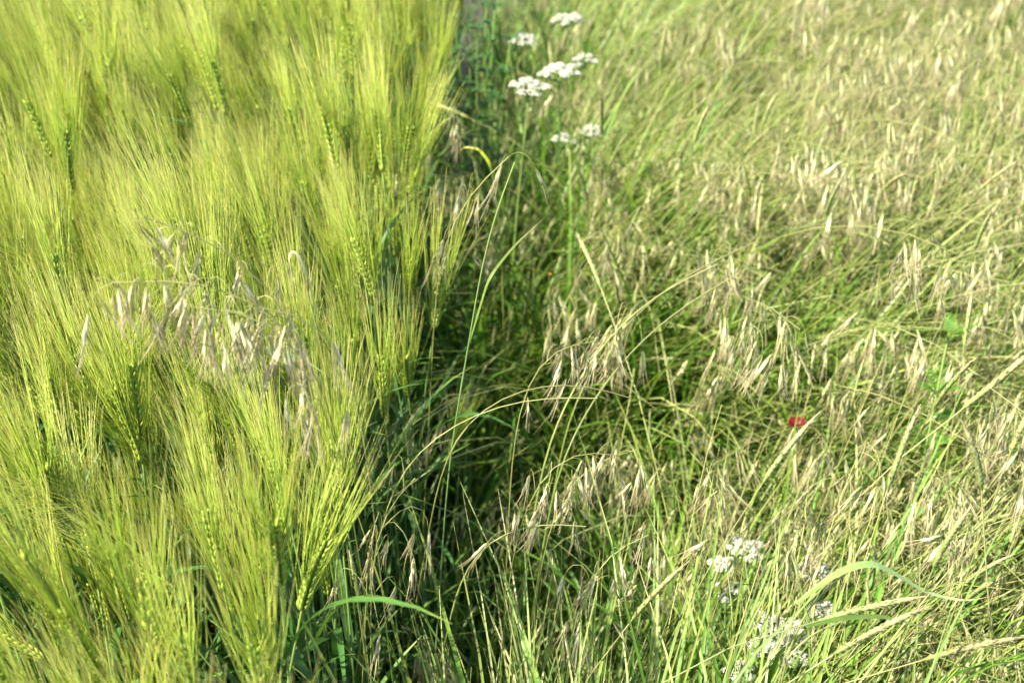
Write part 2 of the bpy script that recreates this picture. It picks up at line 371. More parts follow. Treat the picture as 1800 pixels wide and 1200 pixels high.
merge('barley_crop', BAR_L, spots[NB:], 'dense bearded barley crop farther back, yellow green and out of focus', 'barley crop', None)
print('barley', len(spots), 'in view', n_in)

# ---------------------------------------------------------------- brome (drooping straw spikelets)
def make_spikelet(r):
    p = Part(); n = int(r.integers(6, 9)); P, Wd, Sd, T = [], [], [], []; AP, AT = [], []
    for i in range(n + 2):
        gl = i < 2; f = max(0, i - 2) / n; sg = 1 if i % 2 else -1
        b = np.array((f * .012, sg * .0005, 0)); a = sg * (.07 + .13 * f) + r.normal(0, .035); z = r.normal(0, .09)
        d = unit(np.array((math.cos(a), math.sin(a), z))); L = (.010 if gl else .0150) * r.uniform(.9, 1.1)
        x = np.linspace(0, 1, 5); c = b + d * (x * L)[:, None] + np.array((0, sg * .0009, 0)) * np.sin(x * math.pi)[:, None]
        P.append(c); Wd.append((.0016 if gl else .0023) * (np.sin(math.pi * np.clip(x * .85 + .12, 0, 1)) ** .8 + .03)); Sd.append(np.broadcast_to(np.array((0, .35 * sg, 1.0)), c.shape)); T.append(.05 + .5 * x + .2 * f * x)
        if not gl:
            m = 4; y = np.linspace(0, 1, m); AL = r.uniform(.018, .027); d2 = unit(d + np.array((0, sg * .08, 0)) + r.normal(0, .07, 3))
            AP.append(c[-1] + (d * (1 - y[:, None]) + d2 * y[:, None]) * (y * AL)[:, None]); AT.append(.7 + .3 * y)
    p.add(*ribbons(np.array(P), np.array(Wd), np.array(Sd), fold=.7, t=np.array(T)))
    p.add(*tubes(np.array(AP), np.linspace(.00042, .00018, 4)[None], 3, t=np.array(AT)))
    return p.done()
SPK = [make_spikelet(np.random.default_rng(40 + i)) for i in range(6)]
SPK_T = None
def make_brome(r, H, th0, th1, pan=.16, n_spk=15, p=2.2, blen=(.02, .07), scale=1.0, thick=1.0):
    k = Kind(); s = 16
    P, _ = curves((0, 0, 0), 0, th0, th1, H, s, p=p, wob=.02); P = P[0]
    k.add('stem', Part().add(*tubes(P, np.linspace(.0011, .0004, s) * thick, 4)).done(), 'culm')
    br = Part(); ends = []
    arc = np.linspace(0, 1, s); f0 = 1 - pan / H
    nodes = np.linspace(f0, .985, 6); BP = []
    for i in range(n_spk):
        f = nodes[min(int(r.integers(0, 6)), 5)]; q = f * (s - 1); j = min(int(q), s - 2); c = P[j] + (P[j + 1] - P[j]) * (q - j); t = unit(P[j + 1] - P[j])
        rd = unit(r.normal(0, 1, 3)); rd = unit(rd - (rd @ t) * t); d0 = unit(t * .7 + rd * .9 + np.array((0, 0, .35)))
        L = r.uniform(*blen) * (1.15 - .5 * (f - f0) / (1 - f0)); m = 6; x = np.linspace(0, 1, m)
        dn = np.array((r.normal(0, .22), r.normal(0, .22), -1.0))
        dd = unit(d0[None] * (1 - x[:, None]) ** 1.1 + dn[None] * (x[:, None] * 1.1))
        c_ = c + np.concatenate([np.zeros((1, 3)), np.cumsum(dd[:-1] * L / (m - 1), 0)]); BP.append(c_); ends.append((c_[-1], unit(dd[-1] + r.normal(0, .12, 3))))
    br.add(*tubes(np.array(BP), .00032, 3, t=np.full(6, .9)))
    br.add(*tubes(P[int(f0 * (s - 1)):], .0005, 4, t=.9 * np.ones(s - int(f0 * (s - 1)))))
    k.add('panicle_branch', br.done(), 'culm')
    for e, d in ends:
        k.add('spikelet', SPK[int(r.integers(6))], 'spikelet', None, frame(d, r.uniform(0, 6.28)) * (r.uniform(1.05, 1.38) * scale), e)
    for q in range(2):
        b = P[int((.25, .5)[q] * s)]; LP, sd_ = curves(b, r.uniform(0, 6.28), R(r.uniform(15, 40)), R(r.uniform(70, 140)), r.uniform(.12, .22), 8, p=1.2)
        k.add('leaf', Part().add(*ribbons(LP, leaf_w(8, r.uniform(.003, .005)), sd_, fold=.3)).done(), 'blade')
    return k
r = np.random.default_rng(11)
BRO = [make_brome(r, r.uniform(.86, 1.04), R(r.uniform(3, 15)), R(r.uniform(85, 125)), pan=r.uniform(.14, .2), n_spk=int(r.integers(12, 19)), p=r.uniform(1.6, 2.6)) for _ in range(14)]
BRO_LOW = [make_brome(r, r.uniform(.68, .88), R(r.uniform(6, 20)), R(r.uniform(80, 120)), pan=r.uniform(.13, .18), n_spk=int(r.integers(11, 17)), p=r.uniform(1.5, 2.4)) for _ in range(10)]
BK = BRO + BRO_LOW
def bro_tip(k): V = k.parts[0][1][0]; return V[len(V) * 7 // 8]

# ---------------------------------------------------------------- black-grass (slender cylindrical spikes)
def make_blackgrass(r, H, th0, th1, p=1.6, Ls=.075, rs=.0022):
    k = Kind(); s = 12
    P, _ = curves((0, 0, 0), 0, th0, th1, H, s, p=p, wob=.015); P = P[0]
    k.add('stem', Part().add(*tubes(P, np.linspace(.0011, .0006, s), 4)).done(), 'culm')
    t = unit(P[-1] - P[-2]); th = math.acos(np.clip(t[2], -1, 1)); az = math.atan2(t[1], t[0]); n = 34
    Q, _ = curves(P[-1], az, th, th + r.uniform(-.1, .5), Ls, n)
    x = np.linspace(0, 1, n); prof = rs * np.minimum(1, np.minimum(x * 8 + .25, (1 - x) * 3.2 + .12))
    V, F, T = tubes(Q, prof, 8); bump = 1 + .26 * (((np.arange(n)[:, None] + np.arange(8)[None]) % 2) * 2 - 1) + r.normal(0, .06, (n, 8))
    V = Q[:, :, None] + (V - Q[:, :, None]) * bump[None, :, :, None]
    sp_ = Part().add(V, F, T)
    m = 46; i = r.integers(2, n - 2, m); a = r.uniform(0, 6.28, m); tq = unit(np.gradient(Q[0], axis=0))[i]; u = unit(np.cross(tq, (.2, .9, .4))); w = np.cross(tq, u)
    o = np.cos(a)[:, None] * u + np.sin(a)[:, None] * w; b = Q[0][i] + o * (prof[i] * .8)[:, None]; y = np.linspace(0, 1, 3)
    sp_.add(*tubes(b[:, None] + (tq * .9 + o * .45)[:, None] * (y * .0045)[None, :, None], np.array((.0005, .0004, .0001))[None], 3, t=np.full(3, .9)))
    k.add('spike', sp_.done(), 'spike')
    b = P[4]; LP, sd_ = curves(b, r.uniform(0, 6.28), R(r.uniform(15, 40)), R(r.uniform(60, 130)), r.uniform(.12, .2), 8, p=1.2)
    k.add('leaf', Part().add(*ribbons(LP, leaf_w(8, r.uniform(.004, .006)), sd_, fold=.3)).done(), 'blade')
    return k
r = np.random.default_rng(23)
BLK = [make_blackgrass(r, r.uniform(.60, .80), R(r.uniform(3, 14)), R(a), p=r.uniform(1.2, 2.2), Ls=r.uniform(.06, .09)) for a in (8, 18, 28, 38, 48, 58, 70, 85, 12, 35)]
def blk_tip(k): V = k.parts[0][1][0]; return V[-4:].mean(0)

# ---------------------------------------------------------------- verge planting
def patch(x, y): return .5 + .25 * math.sin(x * 4.1 + 1.3 * math.sin(y * 2.3)) + .25 * math.sin(y * 3.7 + x * 2.2 + 1)
def in_verge(x, y, m=0.0): return x > EDGE(y) + m and x < .42 * y + .55
TC = np.random.default_rng(77).uniform((-.1, .6), (2.7, 5.0), (70, 2)); TR = np.random.default_rng(78).uniform(.12, .30, 70); TA = np.random.default_rng(79).normal(.25, .8, 70)
def tuft(x, y):                           # the verge grows in tufts with hollows between them
    d2 = (x - TC[:, 0]) ** 2 + (y - TC[:, 1]) ** 2; return float(min(1, (np.exp(-d2 / TR ** 2)).sum()))
def comb(x, y, sd=.45):                     # the way a tuft has been combed over by wind and rain
    d2 = ((x - TC[:, 0]) ** 2 + (y - TC[:, 1]) ** 2) / TR ** 2; return TA[int(np.argmin(d2))] + rng.normal(0, sd)
def dip(x, y): return (.66 + .34 * min(1, max(0, (x - EDGE(y)) / .25)) ** .8) * (.58 + .48 * tuft(x, y))     # lower next to the shading crop
vb, vk = [], []
for y in np.arange(.75, 4.9, .054):
    for x in np.arange(-.1, 2.6, .054):
        q = np.array((x, y)) + rng.uniform(-.033, .033, 2)
        if not in_verge(*q, .03): continue
        far = min(1, max(0, (q[0] - EDGE(q[1])) / .45))
        if rng.random() < (.10 + .90 * far) * (.18 + .95 * tuft(*q)) * (.7 + .5 * patch(*q)) * (1 if q[1] < 2.7 else .8):
            low = rng.random() < .45 + .2 * (q[1] < 1.4)
            ki = int(rng.integers(10)) + 14 if low else int(rng.integers(14))
            vb.append([ki, np.array((q[0], q[1], 0)), comb(*q, .6), rng.normal(.98, .06) * dip(*q)])
for y in np.arange(.7, 4.6, .080):
    for x in np.arange(-.1, 2.4, .080):
        q = np.array((x, y)) + rng.uniform(-.043, .043, 2)
        if not in_verge(*q, .0): continue
        nr = q[1] < 1.5 and q[0] > .22
        if rng.random() < (.85 if nr else .42): vk.append([int(rng.integers(10)), np.array((q[0], q[1], 0)), rng.normal(.1, 1.0), rng.normal(1.04 if nr else .98, .08) * dip(*q)])
for _ in range(95):                       # foxtail heads crowd the near right side
    q = rng.uniform((.34, .82), (.86, 1.55)); vk.append([int(rng.choice((0, 1, 2, 3, 4, 5, 8, 9))), np.array((q[0], q[1], 0)), rng.normal(.2, 1.2), rng.normal(1.0, .09) * dip(*q)])
vb, nb_in = seen_first(vb, BK, bro_tip); vk, nk_in = seen_first(vk, BLK, blk_tip)
print('brome', len(vb), nb_in, 'blackgrass', len(vk), nk_in)
NBR, NBK = 270, 286
for ki, loc, az, sc in vb[:NBR]:
    edge = loc[0] - EDGE(loc[1]) < .22
    BK[ki].place('brome_plant', loc, az, sc, 'brome grass with hanging spikelets in the green strip next to the barley' if edge else 'brome grass with drooping straw spikelets in the tangled verge', 'brome grass', 'brome grasses beside the barley' if edge else 'brome grasses of the verge')
merge('brome_mass', BK, vb[NBR:], 'straw coloured brome grass massed at the far side of the verge', 'brome grass', None)
for ki, loc, az, sc in vk[:NBK]:
    BLK[ki].place('blackgrass_plant', loc, az, sc, 'slender grass stalk with a cylindrical yellow green spike in the verge', 'blackgrass', 'spiked grasses of the verge')
if len(vk) > NBK: merge('blackgrass_mass', BLK, vk[NBK:], 'cylindrical grass spikes massed at the far side of the verge', 'blackgrass', None)

# ---------------------------------------------------------------- grass blades nobody could count
def scatter(n, y0, y1, m=0.0, near=0.0):
    out = []
    while len(out) < n:
        q = rng.uniform((-.12, y0), (2.7, y1), (n * 3, 2))
        e = np.array([EDGE(v) for v in q[:, 1]]); tf = np.array([tuft(*v) for v in q]); ok = (rng.random(len(q)) < .35 + .7 * tf); ok &= (q[:, 0] > e + m) & (q[:, 0] < .42 * q[:, 1] + .55)
        if near: ok &= rng.random(len(q)) < np.exp(-(q[:, 0] - e) / near)
        out += list(q[ok])
    return np.concatenate([np.array(out[:n]), np.zeros((n, 1))], 1)
def blades(n, y, L, th0, th1, w, azm, azs, s=8, near=0.0, m=0.0, p=(1.0, 2.0), fold=.3):
    rt = scatter(n, *y, m=m, near=near); U = lambda a, b: rng.uniform(a, b, n)
    dp = np.array([dip(*q[:2]) for q in rt])
    P, sd_ = curves(rt, np.array([comb(*q[:2], azs) for q in rt]) + azm - .2, R(1) * U(*th0), R(1) * U(*th1), U(*L) * dp, s, p=U(*p), daz=U(-.5, .5), wob=.03)
    tw = U(-.9, .9); up = np.array((0, 0, 1.0)); side = sd_ + up * np.tan(tw)[:, None, None] * .6
    wid = leaf_w(s, 1.0)[None] * U(*w)[:, None]
    return ribbons(P, wid, side, fold=fold)
def stems(n, y, L, th0, th1, rad, azm, azs, s=10, near=0.0, m=0.0, p=(1.0, 2.4)):
    rt = scatter(n, *y, m=m, near=near); U = lambda a, b: rng.uniform(a, b, n)
    dp = np.array([dip(*q[:2]) for q in rt])
    P, _ = curves(rt, rng.normal(azm, azs, n), R(1) * U(*th0), R(1) * U(*th1), U(*L) * dp, s, p=U(*p), wob=.03)
    return tubes(P, np.linspace(1, .35, s)[None] * U(*rad)[:, None], 3)
g1 = Part().add(*blades(8600, (.6, 5), (.4, .85), (2, 18), (45, 135), (.003, .008), .25, .7))
g1.add(*blades(3400, (.6, 3.5), (.45, .9), (2, 18), (35, 130), (.006, .012), .2, 1.3, near=.2))
g1.add(*blades(1500, (.6, 1.7), (.5, .95), (3, 20), (40, 120), (.005, .010), .2, .9, near=.25))
g2 = Part().add(*blades(3000, (.6, 5), (.5, .9), (5, 30), (60, 120), (.0025, .006), .25, .7))
g2.add(*blades(2200, (2.0, 5), (.6, .95), (15, 45), (75, 110), (.005, .010), .15, .45, m=.9))
g2.add(*blades(2600, (.6, 4.5), (.6, .95), (4, 22), (60, 120), (.004, .008), .15, .6, near=.3))
g3 = Part().add(*stems(3200, (.6, 5), (.55, .9), (3, 25), (25, 90), (.0009, .0018), .2, .6))
def swaths(n):
    c = scatter(150, .7, 4.8, m=.1); ca = rng.normal(.1, .6, 150); ct = rng.uniform(80, 130, 150); i = rng.integers(0, 150, n); rt = c[i] + np.concatenate([rng.normal(0, .05, (n, 2)), np.zeros((n, 1))], 1)
    dp = np.array([dip(*q[:2]) for q in rt]); U = lambda a, b: rng.uniform(a, b, n)
    P, _ = curves(rt, ca[i] + rng.normal(0, .25, n), R(1) * U(3, 20), R(1) * (ct[i] + rng.normal(0, 12, n)), U(.75, 1.1) * dp, 14, p=U(1.2, 2.2), wob=.02)
    return tubes(P, np.linspace(1, .4, 14)[None] * U(.0008, .0014)[:, None], 3)
g3.add(*swaths(3700))
tag(link('grass', mesh('grass', [g1.done(), g2.done(), g3.done()], ['blade', 'pale_blade', 'culm'])), 'tangled green and straw grass blades filling the verge', 'grass', None, 'stuff')
g4 = Part()
def crop_blades(n):
    q = rng.uniform((-1.75, .42), (-.07, 3.6), (n * 3, 2)); q = q[[(x < EDGE(y)) and x > -.36 * y - .5 for x, y in q]][:n]
    rt = np.concatenate([q, np.zeros((len(q), 1))], 1); U = lambda a, b: rng.uniform(a, b, len(q))
    P, sd_ = curves(rt, U(0, 6.28), R(1) * U(1, 8), R(1) * U(20, 130), U(.40, .62), 9, p=U(2, 4))
    return ribbons(P, leaf_w(9, 1.0)[None] * U(.007, .013)[:, None], sd_, fold=.25)
def litter(n):
    q = rng.uniform((-1.4, .5), (.5, 3.4), (n, 2)); rt = np.concatenate([q, np.full((n, 1), .004)], 1); U = lambda a, b: rng.uniform(a, b, n)
    P, sd_ = curves(rt, U(0, 6.28), R(1) * U(50, 80), R(1) * U(80, 105), U(.08, .25), 7); return ribbons(P, leaf_w(7, 1.0)[None] * U(.003, .009)[:, None], sd_, fold=.3)
tag(link('dead_grass', mesh('dead_grass', [Part().add(*litter(900)).done()], ['dry_leaf'])), 'dry dead leaves lying on the soil under the plants', 'dead grass', None, 'stuff')
tag(link('barley_undergrowth', mesh('barley_undergrowth', [g4.add(*crop_blades(3200)).done()], ['barley_leaf'])), 'blue green barley leaves in the shade between the stalks', 'barley leaves', None, 'stuff')

def through(pts, s):
    """s points of a smooth curve from the ground through world points; returns (root, points relative to it)"""
    w = np.asarray(pts); dz = max(w[1][2] - w[0][2], .08); run = (w[0] - w[1]) * min(w[0][2] / dz, 3.0); run[2] = 0
    h = np.linalg.norm(run); run *= min(1, .16 / max(h, 1e-6)); root = w[0] + run; root[2] = 0
    ctl = np.concatenate([root[None], w]); d = np.concatenate([[0], np.cumsum(np.linalg.norm(np.diff(ctl, axis=0), axis=1))]); n = 160
    f = np.linspace(0, d[-1], n); P = np.stack([np.interp(f, d, ctl[:, i]) for i in range(3)], 1)
    for _ in range(60):                   # relax, ends held
        P[1:-1] += .5 * ((P[:-2] + P[2:]) / 2 - P[1:-1]) * 1.0
    for _ in range(2):
        k = 9; Q = np.concatenate([2 * P[0] - P[k:0:-1], P, 2 * P[-1] - P[-2:-k - 2:-1]]); c = np.cumsum(np.concatenate([np.zeros((1, 3)), Q]), 0); P = (c[2 * k + 1:] - c[:-2 * k - 1]) / (2 * k + 1)
    return root, P[np.linspace(0, n - 1, s).astype(int)] - root
# ---------------------------------------------------------------- brome tangle hanging over the barley
def brome_over(pts, lab, seed, n_spk, blen, group='brome stalks drooping over the barley'):
    """a brome stalk whose stem runs through given points (pixel + distance ahead)"""
    r = np.random.default_rng(seed)
    k = Kind(); s = 30; root, P = through([at_y(*q) for q in pts], s)
    k.add('stem', Part().add(*tubes(P, np.linspace(.0012, .0004, s), 4)).done(), 'culm')
    BP, ends = [], []; span_ = min(.42, .19 / np.linalg.norm(np.diff(P, axis=0), axis=1).sum())
    for i in range(n_spk):
        q = (s - 1) * (1 - span_ * r.random()); j = min(int(q), s - 2); c_ = P[j] + (P[j + 1] - P[j]) * (q - j); t = unit(P[j + 1] - P[j])
        rd = unit(r.normal(0, 1, 3)); rd = unit(rd - (rd @ t) * t); d0 = unit(t * .9 + rd * .8 + np.array((0, 0, .35)))
        L = r.uniform(*blen); m = 7; x = np.linspace(0, 1, m); dn = np.array((r.normal(-.08, .2), r.normal(0, .2), -1.0))
        dd = unit(d0[None] * (1 - x[:, None]) + dn[None] * (x[:, None] * 1.1)); e = c_ + np.concatenate([np.zeros((1, 3)), np.cumsum(dd[:-1] * L / (m - 1), 0)])
        BP.append(e); ends.append((e[-1], unit(dd[-1] + r.normal(0, .12, 3))))
    h = int(s * .55); k.add('panicle_branch', Part().add(*tubes(np.array(BP), .00034, 3, t=np.full(7, .9))).add(*tubes(P[h:], .0006, 4, t=np.full(s - h, .9))).done(), 'culm')
    for e, dr in ends: k.add('spikelet', SPK[int(r.integers(6))], 'spikelet_purple', None, frame(dr, r.uniform(0, 6.28)) * r.uniform(.95, 1.15), e)
    k.place('brome_plant', root, 0, 1, lab, 'brome grass', group)
brome_over([(585, 682, 1.03), (525, 542, 1.04), (425, 464, 1.03), (315, 456, 1.02), (195, 497, 1.00)], 'drooping brome stalk in a long low arch over the barley with the most spikelets', 5, 32, (.012, .05))
brome_over([(545, 622, 1.09), (505, 502, 1.09), (425, 407, 1.09), (335, 374, 1.09), (255, 382, 1.08)], 'drooping brome stalk with the highest arch over the barley, few dark spikelets', 6, 17, (.012, .045))
brome_over([(575, 672, 1.00), (525, 552, 1.01), (465, 487, 1.00), (420, 500, 0.99), (340, 540, 0.98)], 'drooping brome stalk in the middle of the tangle over the barley, a hanging brush', 8, 17, (.012, .04))
brome_over([(625, 622, 1.00), (585, 522, 1.01), (530, 482, 1.01), (485, 487, 1.00), (455, 540, 0.99)], 'short brome stalk on the side of the tangle next to the dark gap', 9, 4, (.012, .035))
brome_over([(770, 430, 1.55), (800, 350, 1.56), (850, 300, 1.57), (895, 275, 1.56)], 'thin brome stalk with few dark spikelets rising before the dark gap', 12, 9, (.03, .08))
brome_over([(700, 330, 2.0), (740, 240, 2.0), (775, 190, 2.0), (800, 200, 1.99)], 'brome stalk with brown spikelets tucked against the far barley edge', 14, 16, (.02, .06))

GH = 'brome stalks hanging over the shaded strip'
brome_over([(900, 960, 1.22), (930, 850, 1.24), (980, 775, 1.26), (1040, 765, 1.27), (1085, 800, 1.27)], 'brome stalk drooping in a dense brown brush right of the dark near strip', 21, 20, (.02, .06), GH)
brome_over([(960, 930, 1.28), (1000, 830, 1.3), (1060, 780, 1.32), (1120, 790, 1.32)], 'brome stalk drooping just right of the dense brown brush', 22, 14, (.02, .05), GH)
brome_over([(1010, 1060, 1.1), (1040, 980, 1.12), (1090, 930, 1.13), (1140, 940, 1.14)], 'straw brome stalk hanging lowest in front of the dark near strip', 23, 16, (.02, .06), GH)
brome_over([(650, 980, 1.08), (665, 880, 1.1), (690, 825, 1.11), (730, 840, 1.11)], 'thin brome stalk hanging at the barley edge beside the upright grass spikes', 24, 10, (.04, .1), GH)
brome_over([(900, 780, 1.34), (915, 680, 1.36), (950, 595, 1.38), (1000, 575, 1.39), (1050, 600, 1.4)], 'brome stalk with fine awned spikelets rising in the middle of the verge strip', 25, 12, (.02, .05), GH)
# ---------------------------------------------------------------- single grass stalks and leaves one notices
def stalk(name, pts, rad, mat, lab, cat, leaf=None):
    root, P = through([at_y(*q) for q in pts], 40)
    e = bpy.data.objects.new(name, None); C.objects.link(e); e.location = root; tag(e, lab, cat)
    link('stem', mesh('stem', [Part().add(*tubes(P, np.linspace(rad, rad * .55, 40) * (1 + .45 * np.isin(np.arange(40), (11, 21, 30))), 6)).done()], [mat]), e)
    return e, root
def leaf_on(e, root, pts, w, mat, name='leaf', side=(0, .5, .8), s=30, base=.5):
    c_ = np.array([at_y(*q) for q in pts]) - root; d = np.concatenate([[0], np.cumsum(np.linalg.norm(np.diff(c_, axis=0), axis=1))]); f = np.linspace(0, d[-1], 90)
    P = np.stack([np.interp(f, d, c_[:, i]) for i in range(3)], 1)
    for _ in range(40): P[1:-1] = .5 * P[1:-1] + .25 * (P[:-2] + P[2:])
    P = P[np.linspace(0, 89, s).astype(int)]
    return link(name, mesh(name, [Part().add(*ribbons(np.array(P), leaf_w(s, w, base=base), np.array(side), fold=.25)).done()], [mat]), e)
e, rt = stalk('grass_stalk', [(790, 780, 1.30), (820, 640, 1.32), (838, 520, 1.33), (852, 410, 1.34), (875, 330, 1.35), (905, 285, 1.35)], .0014, 'barley_stem', 'tall straight grass stalk with one long folded blade rising from the dark gap', 'grass stalk')
leaf_on(e, rt, [(820, 622, 1.32), (838, 560, 1.33), (860, 485, 1.34), (905, 430, 1.36), (960, 380, 1.38)], .0042, 'pale_blade')
e, rt = stalk('grass_stalk', [(690, 800, 1.22), (775, 750, 1.24), (860, 705, 1.26), (960, 682, 1.28), (1050, 700, 1.29)], .0011, 'pale_blade', 'lower of two pale thin stalks arching right from the dark gap', 'grass stalk')
e, rt = stalk('grass_stalk', [(790, 730, 1.27), (870, 690, 1.29), (960, 657, 1.31), (1040, 660, 1.32), (1110, 700, 1.33)], .0012, 'pale_blade', 'upper of two pale thin stalks arching right from the dark gap', 'grass stalk')
e, rt = stalk('grass_stalk', [(820, 950, 1.16), (900, 915, 1.17), (980, 900, 1.18), (1030, 925, 1.18)], .0014, 'culm', 'grass stalk arched low over the shaded strip', 'grass stalk')
for q, (a, lab) in enumerate((([(980, 800, 1.4), (1080, 640, 1.5), (1180, 545, 1.56), (1300, 480, 1.62)], 'yellow green stalk leaning right, lowest of the bright leaning bunch'), ([(960, 760, 1.42), (1060, 590, 1.52), (1170, 500, 1.6), (1260, 465, 1.64)], 'yellow green stalk leaning right in the middle of the bright leaning bunch'),
    ([(1000, 700, 1.5), (1100, 560, 1.6), (1200, 480, 1.66), (1330, 425, 1.72)], 'yellow green stalk leaning right, topmost of the bright leaning bunch'))):
    e, rt = stalk('grass_stalk', a, .0016, 'pale_blade', lab, 'grass stalk')
e, rt = stalk('grass_stalk', [(1400, 1060, 1.02), (1430, 1025, 1.03), (1470, 1005, 1.04), (1510, 990, 1.05)], .0016, 'culm', 'stalk bearing one broad pale leaf bent over before the near verge', 'grass stalk')
leaf_on(e, rt, [(1400, 1060, 1.02), (1470, 1005, 1.035), (1530, 985, 1.05), (1570, 1005, 1.06), (1630, 1042, 1.07), (1700, 1058, 1.075), (1750, 1045, 1.08)], .0085, 'bent_leaf', side=(0, 1, .2))
e, rt = stalk('grass_stalk', [(1380, 1110, .98), (1440, 1090, 1.0), (1520, 1080, 1.02)], .0013, 'culm', 'stalk with a level pale leaf above the white flowers', 'grass stalk')
leaf_on(e, rt, [(1420, 1100, .99), (1480, 1085, 1.0), (1550, 1082, 1.02), (1640, 1105, 1.04)], .006, 'pale_blade', side=(0, 1, .25))
e, rt = stalk('grass_stalk', [(880, 400, 1.9), (872, 330, 1.93), (866, 310, 1.94)], .0013, 'culm', 'stalk with a bright yellow curled leaf below the white flowers', 'grass stalk')
leaf_on(e, rt, [(868, 320, 1.94), (860, 285, 1.95), (842, 262, 1.96), (815, 258, 1.97), (803, 272, 1.97)], .005, 'yellow_leaf')
e, rt = stalk('grass_stalk', [(570, 600, 1.2), (545, 520, 1.21), (525, 455, 1.22)], .0011, 'culm', 'stalk with a dry hooked leaf tip beside the brome tangle', 'grass stalk')
leaf_on(e, rt, [(560, 560, 1.205), (540, 480, 1.215), (520, 438, 1.22), (507, 440, 1.22), (508, 480, 1.21), (517, 520, 1.2)], .004, 'dry_leaf')
# near spikes placed by hand
def spike_at(px, z, ki, az, lab, sc=None):
    k = BLK[ki]; tp = blk_tip(k); sc = sc or z / tp[2]; w = at_z(*px, z); loc = w - rot_z(az) @ (tp * sc); loc[2] = 0
    k.place('blackgrass_plant', loc, az, sc, lab, 'blackgrass', 'spiked grasses of the verge')
spike_at((645, 1025), .68, 0, 1.0, 'tall pale upright grass spike at the barley edge, taller of a pair')
spike_at((632, 1060), .64, 8, 2.0, 'darker grass spike just left of the tall pale one at the barley edge')
spike_at((918, 1165), .6, 2, .4, 'thick pale grass spike slanting right over the dark near grass')
spike_at((1110, 1090), .7, 3, .3, 'long grass spike sloping up right below the hanging brome')
spike_at((1465, 1150), .74, 5, .2, 'pinkish grass spike curving right at the near side of the verge')
spike_at((1440, 1090), .76, 7, .1, 'arched pale grass spike beside the broad bent leaf')
spike_at((1620, 1160), .74, 7, .1, 'level grass spike at the near right corner of the verge')
spike_at((1340, 850), .78, 3, .5, 'pale straight grass spike sloping right above the white flowers')

spike_at((1775, 800), .86, 0, .3, 'tall blurred grass spike close to the lens at the right border')
spike_at((1725, 860), .84, 8, 2.8, 'blurred straight grass spike left of the tall one at the right border')
spike_at((1560, 860), .80, 1, .8, 'soft upright grass spike above the bent broad leaf')
spike_at((1640, 1000), .78, 8, .2, 'soft upright grass spike right above the tip of the bent broad leaf')
spike_at((1690, 720), .80, 4, .2, 'slanted soft grass spike below the bright green herb')
# ---------------------------------------------------------------- white umbel flowers
def make_umbel(r, H, n_ray=11, span=.030, dens=26, fl=.0019):
    k = Kind(); P, _ = curves((0, 0, 0), r.uniform(0, 6), R(2), R(r.uniform(4, 16)), H, 8, p=1.5); P = P[0]
    k.add('stem', Part().add(*tubes(P, np.linspace(.0018, .0012, 8), 5)).done(), 'umbel_stem')
    top = P[-1]; rays = Part(); fl_ = []
    for i in range(n_ray):
        rr = math.sqrt((i + .4) / n_ray); a = i * 2.399 + r.normal(0, .2); e = top + np.array((math.cos(a) * rr * span, math.sin(a) * rr * span, span * (.75 - .3 * rr * rr) + r.normal(0, .002)))
        x = np.linspace(0, 1, 5)[:, None]; c_ = top + (e - top) * x + np.array((math.cos(a), math.sin(a), 0)) * .003 * np.sin(x * math.pi)
        rays.add(*tubes(c_, .00055, 3))
        p = Part(); um = r.uniform(.0058, .0084)
        C0, D0 = [], []
        for j in range(dens):
            q = math.sqrt((j + .5) / dens); b = j * 2.399 + r.normal(0, .3); off = np.array((math.cos(b) * q * um, math.sin(b) * q * um, um * (.75 - .55 * q * q)))
            C0.append(off); D0.append(unit(off + np.array((0, 0, um * .9)) + r.normal(0, .001, 3)))
        for c0, d0 in zip(C0, D0):
            u = unit(np.cross(d0, r.normal(0, 1, 3))); v = np.cross(d0, u); s_ = fl * r.uniform(.75, 1.2)
            for m in range(5):
                g = m * 1.2566; o = math.cos(g) * u + math.sin(g) * v; t = np.cross(d0, o)
                Vq = np.array((c0, c0 + o * s_ * .6 - t * s_ * .38 + d0 * s_ * .08, c0 + o * s_ + d0 * s_ * .02, c0 + o * s_ * .6 + t * s_ * .38 + d0 * s_ * .08))
                p.add(Vq, np.array(((0, 1, 2, 3),)), np.array((.2, .7, 1, .7)))
        y = np.linspace(0, 1, 3)
        PP = np.array([[np.array((0, 0, -um * .35)) * (1 - z) + c0 * z for z in y] for c0 in C0]); p.add(*tubes(PP, .00028, 3, t=np.full(3, 0.0)))
        fl_.append((e, p.done()))
    k.add('ray', rays.done(), 'umbel_stem')
    for e, vft in fl_: k.add('umbellet', vft, 'umbel', None, frame(unit(np.array((1, 0, 0)) + r.normal(0, .12, 3))), e)
    # feathery leaf
    for q in range(2):
        b = P[3 + q]; a = r.uniform(0, 6.28); LP, _ = curves(b, a, R(40), R(80), .09, 9); p = Part(); p.add(*tubes(LP, .0005, 3))
        tip = []
        for i in range(2, 9):
            for sgn in (-1, 1):
                t = unit(LP[0][i] - LP[0][i - 1]); o = unit(np.cross(t, (0, 0, 1.0))) * sgn
                for w2 in (.2, .6, 1.0):
                    c0 = LP[0][i]; tip.append(np.stack([c0 + unit(o * w2 + t * .8 + np.array((0, 0, .15))) * z for z in (0, .009, .018)]))
        p.add(*tubes(np.array(tip), np.array((.0005, .0005, .0002))[None], 3, t=np.full(3, .6)))
        k.add('leaf', p.done(), 'herb')
    return k
r = np.random.default_rng(31)
UMB = [make_umbel(r, .62, 15, .022), make_umbel(r, .62, 11, .019), make_umbel(r, .62, 17, .026), make_umbel(r, .62, 8, .022)]
GU = 'white umbel flowers in the verge'
